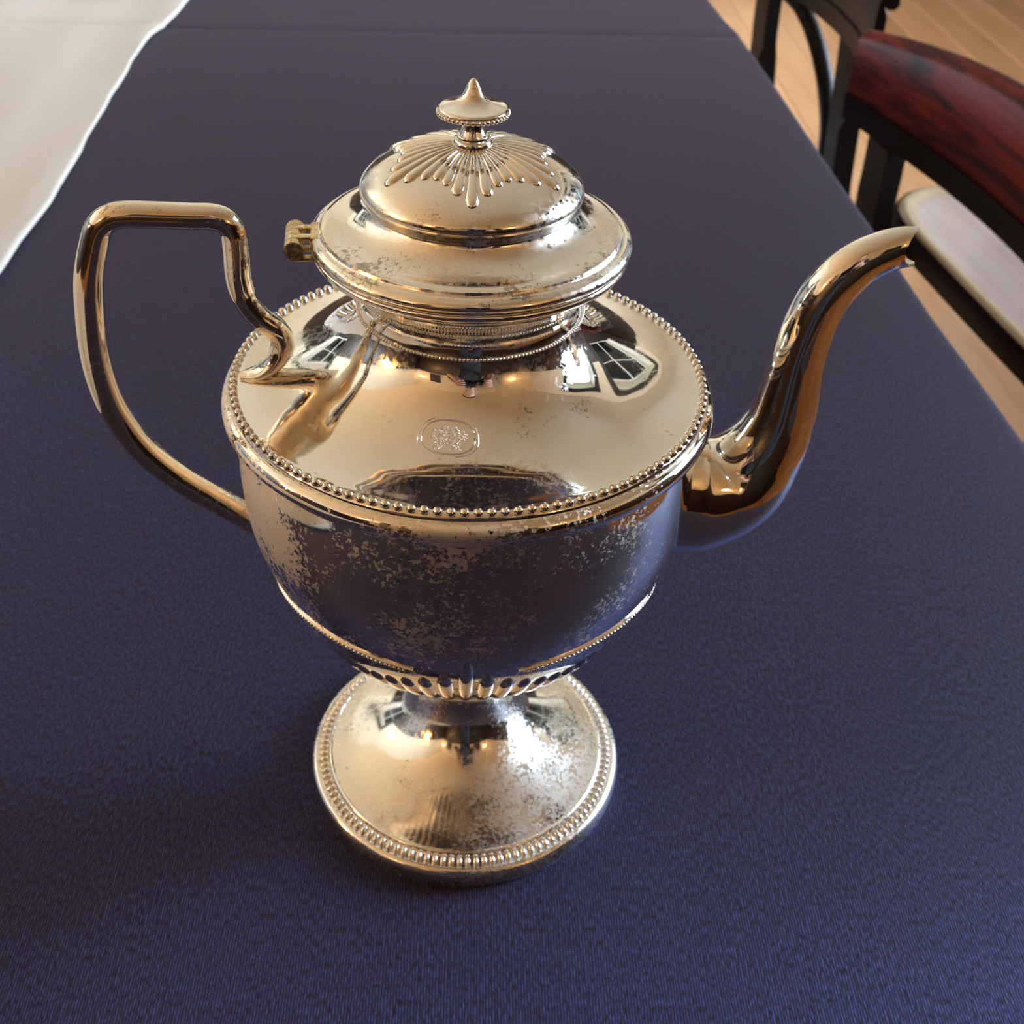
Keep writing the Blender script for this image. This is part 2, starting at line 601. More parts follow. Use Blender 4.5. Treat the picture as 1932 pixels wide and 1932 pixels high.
# ground and hedge outside the windows
bm = bmesh.new()
box(bm, (XR + WALL_T + 0.01, YF - 4, ZF - 0.12), (14, YB + 10, ZF - 0.05))
box(bm, (-14, YF - 4, ZF - 0.12), (XL - WALL_T - 0.01, YB + 6, ZF - 0.05))
struct(finish('ground', bm, M_GRAVEL, smooth=False, doubles=0))
bm = bmesh.new()
for i in range(46):
    ball(bm, (8 + random.uniform(-.5, .5), -4 + i * 0.32, ZF + random.uniform(.2, .9)), random.uniform(.35, .6), 10, 7)
for v in bm.verts:
    v.co += Vector((random.uniform(-.06, .06), random.uniform(-.06, .06), random.uniform(-.06, .06)))
tag(finish('hedge', bm, M_LEAF), 'green clipped hedge growing outside the windows', 'hedge', kind='stuff')

# framed dark panels high on the wall behind the camera
for k, (xa, xb, lab) in enumerate(((-1.75, -1.2, 'dark framed picture on the front wall, left of three'), (-0.42, -0.02, 'small dark framed picture on the front wall, middle of three'), (0.75, 1.35, 'dark framed picture on the front wall, right of three'))):
    t = empty('framed_picture', ((xa + xb) / 2, YF + 0.03, 1.38))
    tag(t, lab, 'picture', 'framed pictures on the front wall')
    hw, hh = (xb - xa) / 2, 0.34
    bm = bmesh.new()
    for lo, hi in (((-hw, -.015, -hh), (hw, .02, -hh + .05)), ((-hw, -.015, hh - .05), (hw, .02, hh)), ((-hw, -.015, -hh + .05), (-hw + .05, .02, hh - .05)), ((hw - .05, -.015, -hh + .05), (hw, .02, hh - .05))):
        box(bm, lo, hi)
    finish('frame', bm, M_BLACKWOOD, t, smooth=False, doubles=0)
    bm = bmesh.new()
    box(bm, (-hw + .05, -.01, -hh + .05), (hw - .05, .005, hh - .05))
    finish('picture_panel', bm, simple('dark_picture', (0.02, 0.018, 0.015), 0.15), t, smooth=False)

# wall sconces
def sconce(loc, rz, label, bulb=M_BULB):
    t = empty('wall_sconce', loc, rz)       # local +x points into the room
    tag(t, label, 'wall lamp', 'brass wall sconces')
    bm = bmesh.new()
    lathe(bm, prof([(0, 0.018), (0.03, 0.016), (0.05, 0.008), (0.055, 0.0)], [(0.055, 0.0), (0, 0.0)]), 24)
    o = finish('backplate', bm, M_BRASS, t)
    o.rotation_euler = (0, PI / 2, 0)
    for s in (-1, 1):
        bm = bmesh.new()
        tube(bm, [(0.01, 0, 0), (0.06, s * .03, -.03), (0.10, s * .07, -.01), (0.11, s * .085, 0.03)], 0.006, 8)
        finish('arm', bm, M_BRASS, t)
        bm = bmesh.new()
        lathe(bm, prof([(0.0, 0.025), (0.02, 0.03), (0.024, 0.045)], [(0.024, .045), (0.0, .045)]), 16)
        finish('bulb_cup', bm, M_BRASS, t, loc=(0.11, s * .085, 0))
        bm = bmesh.new()
        lathe(bm, prof([(0, 0.045), (0.012, 0.05), (0.022, 0.075), (0.018, 0.10), (0.008, 0.118), (0, 0.122)]), 16)
        finish('bulb', bm, bulb, t, loc=(0.11, s * .085, 0))
    return t
sconce((XL + 0.03, -0.45, 0.68), 0, 'lit two-armed brass sconce on the left wall, near the photographer')
sconce((XL + 0.03, 1.7, 1.3), 0, 'lit two-armed brass sconce on the left wall, at its middle', M_BULB_DIM)
sconce((-2.15, YF + 0.03, 1.35), PI / 2, 'lit two-armed brass sconce on the front wall, left of the pictures', M_BULB_DIM)
sconce((1.85, YF + 0.03, 1.35), PI / 2, 'lit two-armed brass sconce on the front wall, right of the pictures', M_BULB_DIM)

# ------------------------------------------------------------------ tables and cloths
EDGE = [(-1.4, .376), (-.6, .372), (.0, .363), (.261, .356), (.345, .352), (.428, .347), (.578, .344), (.705, .339), (.937, .334), (1.10, .328), (1.144, .327), (1.2, .32), (1.286, .314), (1.6, .305), (2.3, .285)]
CREAM = [(-1.4, -.345), (-.4, -.345), (.2, -.346), (.449, -.347), (.552, -.348), (.688, -.352), (.842, -.362), (.95, -.367), (1.026, -.368), (1.055, -.366), (1.078, -.361), (1.12, -.358), (1.215, -.354), (1.6, -.345), (2.3, -.33)]
def interp(tab, y):
    if y <= tab[0][0]: return tab[0][1]
    for (a, b), (c, d) in zip(tab[:-1], tab[1:]):
        if y <= c:
            return b + (d - b) * (y - a) / (c - a)
    return tab[-1][1]
def crease(x, y):
    d = y - (1.107 + 0.045 * x)
    return -0.0011 * math.exp(-(d / 0.006) ** 2) + 0.0005 * math.exp(-((d - 0.03) / 0.02) ** 2)

XTL = -1.15
for y0, y1, lab in ((-0.50, 1.09, 'near dining table hidden under the navy and cream cloths'), (1.12, 2.25, 'far dining table butted end to end behind the near one')):
    t = empty('dining_table', ((XTL + .3) / 2, (y0 + y1) / 2, ZF))
    tag(t, lab, 'table')
    cx, cy = (XTL + .3) / 2, (y0 + y1) / 2
    hx, hy = (.3 - XTL) / 2, (y1 - y0) / 2
    bm = bmesh.new()
    box(bm, (-hx, -hy, -ZF - 0.04), (hx, hy, -ZF - 0.004), 0.004)
    finish('tabletop', bm, M_DARKWOOD, t, smooth=False)
    for sx in (-1, 1):
        for sy in (-1, 1):
            bm = bmesh.new()
            box(bm, (sx * (hx - .06) - .03, sy * (hy - .06) - .03, 0), (sx * (hx - .06) + .03, sy * (hy - .06) + .03, -ZF - .04), 0.004)
            finish('leg', bm, M_DARKWOOD, t, smooth=False)

DROP = 0.012
# navy cloth: top sheet + rounded drop on the right side
def frange(a, b, n):
    return [a + (b - a) * i / n for i in range(n + 1)]
ysam = sorted(set([round(v, 4) for v in frange(-0.51, 1.0, 40) + frange(1.0, 1.25, 60) + frange(1.25, 2.3, 26)]))
bm = bmesh.new()
rows = []
for y in ysam:
    e = interp(EDGE, y)
    row = []
    for u in [i / 24 for i in range(25)]:
        x = XTL + 0.02 + (e - 0.012 - XTL - 0.02) * u
        row.append(bm.verts.new((x, y, crease(x, y))))
    for j in range(1, 7):
        a = j / 6 * PI / 2
        row.append(bm.verts.new((e - 0.012 + 0.012 * math.sin(a), y, -0.012 + 0.012 * math.cos(a) + crease(e, y) * math.cos(a))))
    for j in range(1, 9):
        d = 0.0215 * j
        wv = 0.010 * (j / 8) * math.sin(y * 17 + 1.3) + 0.006 * (j / 8) * math.sin(y * 41)
        row.append(bm.verts.new((e - 0.002 * j + wv * 0.6, y, -0.012 - d)))
    rows.append(row)
end = []
for d in (0.26, 0.18, 0.10, 0.03, 0.008):      # the cloth also hangs over the near end of the table
    end.append([bm.verts.new((v.co.x, v.co.y - DROP + (0.009 if d < .01 else 0), v.co.z - d)) for v in rows[0]])
rows = end + rows
for A, B in zip(rows[:-1], rows[1:]):
    for k in range(len(A) - 1):
        bm.faces.new((A[k], A[k + 1], B[k + 1], B[k]))
nav = finish('tablecloth', bm, M_NAVY, angle=80)
tag(nav, 'navy blue satin tablecloth under the silver teapot, falling over the right table edge', 'tablecloth')

DROP = 0.020
# cream cloth lying over the left side, with a folded hem
bm = bmesh.new()
rows = []
def cz(x, y):
    w = 0.0016 * math.sin(x * 26 + y * 9) + 0.0012 * math.sin(y * 31 - x * 14 + 1) + 0.0009 * math.sin(x * 57 + 2.1 * y)
    return 0.0045 + w * 0.7 + crease(x, y) * 1.3
for y in ysam:
    e = interp(CREAM, y) + 0.0012 * math.sin(y * 23) + 0.0008 * math.sin(y * 57)
    row = []
    for u in [i / 40 for i in range(41)]:
        x = XTL - 0.02 + (e - 0.004 - XTL + 0.02) * u
        hem = 0.0012 if (e - x) < 0.026 else 0.0
        row.append(bm.verts.new((x, y, cz(x, y) + hem)))
    for j in range(1, 6):
        a = j / 5 * PI
        row.append(bm.verts.new((e - 0.004 + 0.004 * math.sin(a), y, 0.0032 + 0.0025 * math.cos(a) + (cz(e, y) - 0.0045) * (1 - j / 5) + 0.0002 + crease(e, y))))
    rows.append(row)
end = []
for d in (0.26, 0.18, 0.10, 0.03, 0.008):      # the cloth also hangs over the near end of the table
    end.append([bm.verts.new((v.co.x, v.co.y - DROP + (0.009 if d < .01 else 0), v.co.z - d)) for v in rows[0]])
rows = end + rows
for A, B in zip(rows[:-1], rows[1:]):
    for k in range(len(A) - 1):
        bm.faces.new((A[k], A[k + 1], B[k + 1], B[k]))
crm = finish('tablecloth', bm, M_CREAM, angle=60)
tag(crm, 'cream cotton tablecloth with a hemmed edge along the left side of the navy cloth', 'tablecloth')

# ------------------------------------------------------------------ the teapot
pot = empty('teapot', (0, 0, 0))
tag(pot, 'tall tarnished silver teapot with beaded rim, curved spout and square-topped handle', 'teapot')
PHI = math.radians(5.0)
EX = Vector((math.cos(PHI), math.sin(PHI), 0))
SD = Vector((-math.sin(PHI), math.cos(PHI), 0))

# body: stem top, belly, rim moulding
belly_pts = [(.0140, .0550), (.0160, .0585), (.0210, .0625), (.0280, .0695), (.0354, .0785), (.0472, .0900), (.0577, .1003), (.0672, .1150), (.0756, .1350), (.0795, .1500), (.0806, .1640), (.0804, .1780), (.0795, .1880)]
body_prof = prof(belly_pts,
                 [(.0795, .1880), (.0808, .1884), (.0812, .1895), (.0806, .1902)],
                 [(.0806, .1902), (.0822, .1905), (.0838, .1922), (.0841, .1944), (.0832, .1965), (.0818, .1976)],
                 [(.0818, .1976), (.0812, .1972), (.0808, .1974)])
bm = bmesh.new()
lathe(bm, body_prof, 192)
body = finish('body', bm, M_BELLY, pot)

shoulder_main = [(.0770, .2003), (.0735, .20074), (.0700, .20134), (.0660, .20224), (.0630, .20314), (.0600, .20423), (.0560, .20603), (.0500, .20943), (.0460, .21223), (.0425, .21549), (.0400, .21881), (.0385, .22163), (.0376, .22410), (.0371, .2262)]
sh_prof = prof([(.0810, .1972), (.0806, .1988), (.0792, .2000), (.0770, .2003)], shoulder_main,
               [(.0371, .2262), (.0366, .2275), (.0363, .2295), (.0364, .2318), (.0369, .2338)],
               [(.0369, .2338), (.0385, .2352), (.0405, .2375), (.0432, .2405), (.0460, .2432), (.0482, .2448)],
               [(.0482, .2448), (.0496, .2456), (.0503, .2467), (.0500, .2478), (.0490, .2483)],
               [(.0490, .2483), (.0440, .2483)], [(.0440, .2483), (.0, .2483)])
bm = bmesh.new()
lathe(bm, sh_prof, 192)
shoulder = finish('shoulder', bm, M_SHOULDER, pot)

# beads round the rim
NB = 127
bm = bmesh.new()
ball(bm, (0.0797, 0, 0.2004), 0.00155, 10, 7)
bead0 = finish('bead', bm, M_BEAD, shoulder, angle=180)
for k in range(1, NB):
    copy_obj(bead0, shoulder, rot=(0, 0, 2 * PI * k / NB))
# two rows of tiny beading on the neck
def tiny_row(name, r, z, rad, n, parent, a0=0.0, a1=2 * PI, m=M_BEAD):
    bm = bmesh.new()
    for k in range(n):
        a = a0 + (a1 - a0) * k / n
        ball(bm, (r * math.cos(a), r * math.sin(a), z), rad, 6, 4)
    o = finish(name, bm, m, parent, angle=180, doubles=0)
    o['kind'] = 'stuff'
    return o
tiny_row('neck_beading', .0373, .2264, .00055, 190, shoulder)
tiny_row('collar_beading', .0371, .2340, .00050, 190, shoulder)

# stamped crest on the front of the shoulder
def on_profile(pts, s, table={}):
    """point and outward normal at arc fraction s of a polyline (r, z)"""
    key = id(pts)
    if key not in table:
        L = [0.0]
        for a, b in zip(pts[:-1], pts[1:]):
            L.append(L[-1] + math.hypot(b[0] - a[0], b[1] - a[1]))
        table[key] = (L, pts)
    L, _ = table[key]
    d = s * L[-1]
    for i in range(len(pts) - 1):
        if d <= L[i + 1] or i == len(pts) - 2:
            f = (d - L[i]) / max(L[i + 1] - L[i], 1e-12)
            r = pts[i][0] + (pts[i + 1][0] - pts[i][0]) * f
            z = pts[i][1] + (pts[i + 1][1] - pts[i][1]) * f
            tr, tz = pts[i + 1][0] - pts[i][0], pts[i + 1][1] - pts[i][1]
            h = math.hypot(tr, tz)
            return r, z, tz / h, -tr / h
SHP = prof(shoulder_main, sub=10)
def sh_z(r):
    for (a, b), (c, d) in zip(SHP[:-1], SHP[1:]):
        if c <= r <= a:
            return d + (b - d) * (r - c) / (a - c)
    return SHP[0][1]
CR, CA = 0.0525, math.radians(-97.0)
def crest_pt(u, v, h):
    """u sideways, v uphill, in metres on the shoulder round the crest centre"""
    r = CR - v
    a = CA + u / CR
    return Vector((r * math.cos(a), r * math.sin(a), sh_z(r) + h))
bm = bmesh.new()
for rx, rv, gap0, gap1, th in ((.0082, .0050, 0.2, 6.3, .00030), (.0093, .0058, 2.1, 3.6, .00022), (.0093, .0058, 4.9, 6.9, .00022)):
    pts = []
    for i in range(41):
        a = gap0 + (gap1 - gap0) * i / 40
        pts.append(crest_pt(rx * math.copysign(abs(math.cos(a)) ** .8, math.cos(a)), rv * math.copysign(abs(math.sin(a)) ** .8, math.sin(a)), -0.00012))
    tube(bm, pts, th, 6, 1)
finish('crest_ring', bm, M_SHOULDER, shoulder, angle=180)
bm = bmesh.new()
rnd = random.Random(3)
n = 0
while n < 230:
    u, v = rnd.uniform(-.0066, .0066), rnd.uniform(-.0056, .0052)
    top = 0.0066 - abs(v - 0.001) * 0.5
    if v > -0.001:
        if abs(u) > top: continue
        if v > 0.0035 and abs(u) > 0.003: continue
    else:
        if abs(u) > 0.0045 or (v < -0.0036 and abs(u) < 0.0012): continue
    ball(bm, crest_pt(u * .92, v * .64, -0.0001), rnd.uniform(.00022, .00042), 7, 5, (1, rnd.uniform(.6, 1.2), 0.8))
    n += 1
cst = finish('crest_relief', bm, M_SHOULDER, shoulder, angle=180, doubles=0)
cst['kind'] = 'stuff'

# lobes (gadroons): rounded ridges that follow a profile from a tip to a root
def lobe_mesh(name, pts, s_tip, s_root, w_tip, w_root, H, material, parent, nu=12, nv=7, flip=1):
    bm = bmesh.new()
    rings = []
    for i in range(nu + 1):
        u = i / nu
        uu = u ** 1.6
        s = s_tip + (s_root - s_tip) * uu
        r, z, nr, nz = on_profile(pts, s)
        nr, nz = nr * flip, nz * flip
        end = math.sqrt(max(0.0, 1 - (1 - min(uu / 0.16, 1.0)) ** 2))
        w = (w_tip + (w_root - w_tip) * uu) * max(end, 0.02)
        h = H * max(end, 0.02) * (1 - 0.35 * uu)
        ring = []
        for j in range(nv):
            v = -1 + 2 * j / (nv - 1)
            hh = h * math.sqrt(max(0.0, 1 - v * v)) - 0.00015
            a = v * w / max(r, 1e-4)
            rr, zz = r + nr * hh, z + nz * hh
            ring.append(bm.verts.new((rr * math.cos(a), rr * math.sin(a), zz)))
        rings.append(ring)
    for A, B in zip(rings[:-1], rings[1:]):
        for j in range(nv - 1):
            bm.faces.new((A[j], A[j + 1], B[j + 1], B[j]))
    return finish(name, bm, material, parent, angle=120, doubles=0)

BLP = prof(belly_pts, sub=8)
Ltot = [0.0]
for a, b in zip(BLP[:-1], BLP[1:]):
    Ltot.append(Ltot[-1] + math.hypot(b[0] - a[0], b[1] - a[1]))
def s_at_z(z):
    for i in range(len(BLP) - 1):
        if BLP[i][1] <= z <= BLP[i + 1][1]:
            f = (z - BLP[i][1]) / (BLP[i + 1][1] - BLP[i][1])
            return (Ltot[i] + f * (Ltot[i + 1] - Ltot[i])) / Ltot[-1]
    return 0.0
NL = 60
tipz = [.1368, .1262, .1212, .1172, .1140, .1118, .1106, .1100]
lobes = {}
for k in range(NL):
    d = min(k % 15, 15 - k % 15)
    a = -PI / 2 + 2 * PI * k / NL
    if d not in lobes:
        o = lobe_mesh('lobe', BLP, s_at_z(tipz[d]), s_at_z(.0600), .0033, .0008, .0018, M_BELLY, body)
        lobes[d] = o
    else:
        o = copy_obj(lobes[d], body)
    o.rotation_euler = (0, 0, a)
# beaded crescents between the fans of lobes
for q in range(4):
    a0 = -PI / 2 + q * PI / 2
    bm = bmesh.new()
    lo, hi = [], []
    N = 28
    for i in range(N + 1):
        t = i / N
        a = a0 + math.radians(14 + 62 * t)
        zt = .1270 + .004 * math.sin(t * PI) 
        zb = .1270 - .008 * math.sin(t * PI) ** 0.7
        for z, L in ((zt, hi), (zb, lo)):
            r, zz, nr, nz = on_profile(BLP, s_at_z(z))
            h = .0007
            L.append(bm.verts.new(((r + nr * h) * math.cos(a), (r + nr * h) * math.sin(a), zz + nz * h)))
            L.append(bm.verts.new(((r - .0004) * math.cos(a), (r - .0004) * math.sin(a), zz + .0004 * (1 if L is hi else -1))))
    for i in range(N):
        bm.faces.new((lo[2 * i], lo[2 * i + 2], hi[2 * i + 2], hi[2 * i]))
        bm.faces.new((hi[2 * i], hi[2 * i + 2], hi[2 * i + 3], hi[2 * i + 1]))
        bm.faces.new((lo[2 * i + 1], lo[2 * i + 3], lo[2 * i + 2], lo[2 * i]))
    finish('crescent_panel', bm, M_FOOT, body)
    bm = bmesh.new()
    for i in range(46):
        t = (i + .5) / 46
        a = a0 + math.radians(16 + 58 * t)
        z = .1256 + .004 * math.sin(t * PI)
        r, zz, nr, nz = on_profile(BLP, s_at_z(z))
        ball(bm, ((r + .0007) * math.cos(a), (r + .0007) * math.sin(a), zz), .00075, 6, 5)
    o = finish('crescent_beading', bm, M_BEAD, body, angle=180, doubles=0)
    o['kind'] = 'stuff'

# foot
foot_prof = prof([(.0, .0560), (.0140, .0560)], [(.0140, .0560), (.0140, .0520), (.0145, .0470), (.0157, .0415), (.0180, .0360), (.0218, .0303), (.0275, .0249), (.0350, .0201), (.0440, .0161), (.0520, .0131), (.0580, .0114)],
                 [(.0580, .0114), (.0588, .0118), (.0596, .0112), (.0600, .0102)],
                 [(.0600, .0102), (.0640, .0088)], [(.0640, .0088), (.0652, .0090), (.0666, .0080), (.0673, .0064)],
                 [(.0673, .0064), (.0676, .0030), (.0671, .0002)], [(.0671, .0002), (.0640, .0)], [(.0640, .0), (.0, .0)])
bm = bmesh.new()
lathe(bm, foot_prof, 160)
foot = finish('foot', bm, M_FOOT, pot)
NF = 118
bm = bmesh.new()
ball(bm, (0, 0, 0), 0.0013, 10, 7, (1.55, 0.95, 0.95))
bmesh.ops.rotate(bm, verts=bm.verts, matrix=Matrix.Rotation(math.radians(18), 3, 'Y'))
bmesh.ops.translate(bm, verts=bm.verts, vec=(.0621, 0, .0098))
fb = finish('bead', bm, M_FOOT, foot, angle=180)
for k in range(1, NF):
    copy_obj(fb, foot, rot=(0, 0, 2 * PI * k / NF))

# lid
dome_pts = [(.0, .2796), (.0060, .2794), (.0140, .2782), (.0215, .2758), (.0280, .2730), (.0322, .2703), (.0344, .2678), (.0348, .2660), (.0340, .2642), (.0328, .2630)]
lid_prof = prof([(.0, .2487), (.0492, .2487)], [(.0492, .2487), (.0505, .2493), (.0510, .2504), (.0504, .2518), (.0492, .2527)], [(.0492, .2527), (.0482, .2526), (.0474, .2531), (.0469, .2541)],
                [(.0469, .2541), (.0455, .2546), (.0425, .2552), (.0390, .2563), (.0358, .2580), (.0336, .2600), (.0326, .2618), (.0328, .2630)],
                dome_pts[::-1])
bm = bmesh.new()
lathe(bm, lid_prof, 176)
lid = finish('lid', bm, M_LID, pot)
DMP = prof(dome_pts[:8], sub=8)
DL = [0.0]
for a, b in zip(DMP[:-1], DMP[1:]):
    DL.append(DL[-1] + math.hypot(b[0] - a[0], b[1] - a[1]))
def s_at_r(r):
    for i in range(len(DMP) - 1):
        if DMP[i][0] <= r <= DMP[i + 1][0]:
            f = (r - DMP[i][0]) / (DMP[i + 1][0] - DMP[i][0])
            return (DL[i] + f * (DL[i + 1] - DL[i])) / DL[-1]
    return 1.0
tipr = [.0300, .0262, .0232, .0220]
ll = {}
for k in range(36):
    d = min(k % 6, 6 - k % 6)
    if d not in ll:
        o = lobe_mesh('lobe', DMP, s_at_r(tipr[d]), s_at_r(.0045), .0025 * (1.0 if d < 2 else .85), .0004, .0014, M_LID, lid, flip=-1)
        ll[d] = o
    else:
        o = copy_obj(ll[d], lid)
    o.rotation_euler = (0, 0, -PI / 2 + 2 * PI * k / 36)
# finial
fin_prof = prof([(.0, .2785), (.0062, .2785)], [(.0062, .2785), (.0063, .2800), (.0058, .2815), (.0050, .2820)], [(.0050, .2820), (.0048, .2827), (.0040, .2831)],
                [(.0040, .2831), (.0034, .2845), (.0031, .2862), (.0033, .2874)],
                [(.0033, .2874), (.0060, .2876), (.0090, .2886), (.0103, .2898), (.0106, .2906), (.0101, .2912)],
                [(.0101, .2912), (.0078, .2918), (.0052, .2928), (.0034, .2944), (.0024, .2962), (.0016, .2979), (.0008, .2990), (.0, .2994)])
bm = bmesh.new()
lathe(bm, fin_prof, 64)
finish('finial', bm, M_LID, lid)
tiny_row('finial_beading', .0105, .2895, .00078, 44, lid)

# hinge on the handle side of the lid
hg = empty('hinge', EX * -0.0540 + Vector((0, 0, 0.2490)), PHI + PI)
hg.parent = pot
def hinge_part(name, bm, m=M_HINGE):
    return finish(name, bm, m, hg)
for k in range(5):
    bm = bmesh.new()
    y0, y1 = -0.0085 + 0.0034 * k + 0.00015, -0.0085 + 0.0034 * (k + 1) - 0.00015
    sec_o, sec_i = circ(.0031, .0031, 20), circ(.0019, .0019, 20)
    A = [[bm.verts.new((a + .0015, y, b + .0005)) for a, b in s] for y in (y0, y1) for s in (sec_o, sec_i)]
    for i in range(20):
        j = (i + 1) % 20
        bm.faces.new((A[0][i], A[0][j], A[2][j], A[2][i]))
        bm.faces.new((A[1][i], A[3][i], A[3][j], A[1][j]))
        bm.faces.new((A[0][i], A[1][i], A[1][j], A[0][j]))
        bm.faces.new((A[2][i], A[2][j], A[3][j], A[3][i]))
    hinge_part('knuckle', bm)
bm = bmesh.new()
tube(bm, [(.0015, -.0082, .0005), (.0015, .0082, .0005)], .00165, 12, 1)
hinge_part('pin', bm)
bm = bmesh.new()
for y0, y1 in ((-.0051, -.0017), (.0017, .0051)):
    box(bm, (-.0045, y0 + .0002, .0024), (.0018, y1 - .0002, .0036), .0003)
box(bm, (-.0062, -.0062, .0020), (-.0036, .0062, .0038), .0004)
hinge_part('upper_leaf', bm)
bm = bmesh.new()
for y0, y1 in ((-.0085, -.0051), (-.0017, .0017), (.0051, .0085)):
    box(bm, (-.0050, y0 + .0002, -.0030), (.0016, y1 - .0002, -.0018), .0003)
hinge_part('lower_leaf', bm)

# handle: round rod, square at the top, with a leaf-shaped curl lying on the shoulder
hp = [(-.0775, .2010), (-.0740, .2014), (-.0690, .2032), (-.0645, .2075), (-.0624, .2128), (-.0640, .2180), (-.0692, .2232), (-.0728, .2295), (-.0741, .2370), (-.0738, .2470), (-.0741, .2530), (-.0762, .2562), (-.0800, .2575), (-.0860, .2578), (-.0960, .2583), (-.1055, .2586), (-.1100, .2578), (-.1138, .2548), (-.1168, .2480), (-.1199, .2380), (-.1220, .2238), (-.1228, .2062), (-.1205, .1890), (-.1135, .1725), (-.1027, .1592), (-.0927, .1505), (-.0823, .1418), (-.0765, .1368)]
hpath = [EX * s + Vector((0, 0, z)) for s, z in hp]
hs = spline(hpath, 8)
nh = len(hs)
def hsec(i):
    t = i / 8.0
    if t < 3.5:
        k = t / 3.5
        w = 0.0018 + 0.0033 * math.sin(min(1, k * 1.5) * PI / 2) + (0.0 if k < .67 else (k - .67) * -0.0021)
        h = 0.0010 + 0.0030 * k ** 1.2
    else:
        w = 0.0044
        h = 0.0041
    if t > 16:
        g = min(1.0, (t - 16) / 6)
        w += 0.0004 * g
        h += 0.0010 * g
    return circ(w, h, 22)
bm = bmesh.new()
sweep(bm, hs, planar_frames(hs, SD), hsec)
finish('handle', bm, M_HANDLE, pot, angle=60)

# spout
px = 1.0
sp = [((.0755, .1468), .0255), ((.0870, .1447), .0244), ((.1015, .1500), .0210), ((.1100, .1625), .0160), ((.1140, .1765), .0130), ((.1150, .1880), .0116), ((.1158, .2020), .0101), ((.1178, .2160), .0094), ((.1210, .2258), .0090), ((.1258, .2330), .0086), ((.1318, .2385), .0080), ((.1412, .2428), .0073), ((.1492, .2440), .0069)]
spath = [EX * a[0] + Vector((0, 0, a[1])) for a, r in sp]
ss = spline(spath, 8)
rr = spline([(r, 0, 0) for a, r in sp], 8)
fr = planar_frames(ss, SD)
bm = bmesh.new()
NS = 40
ns = len(ss)
rings = []
for layer in (0, 1):
    L = []
    rng = range(ns) if layer == 0 else range(ns - 1, ns - 30, -1)
    for i in rng:
        s, u = fr[i]
        t = s.cross(u)
        R = rr[i].x - (0.0009 if layer else 0)
        f = max(0.0, 1 - (ns - 1 - i) / 10.0)
        ring = []
        for k in range(NS):
            a = 2 * PI * k / NS
            ca, sa = math.cos(a), math.sin(a)
            # V-cut lip: the sides are cut back, the top lip reaches furthest
            off = -0.0062 * (abs(ca) ** 1.3) * f
            tv = (ss[min(i + 1, ns - 1)] - ss[max(i - 1, 0)]).normalized()
            side = 0.90 if i > 30 else 0.90 + 0.0 * i
            ring.append(bm.verts.new(ss[i] + s * (R * side * ca) + u * (R * sa) + tv * off))
        L.append(ring)
    rings += L
for A, B in zip(rings[:-1], rings[1:]):
    for k in range(NS):
        k2 = (k + 1) % NS
        bm.faces.new((A[k], A[k2], B[k2], B[k]))
finish('spout', bm, M_SPOUT, pot, angle=60)

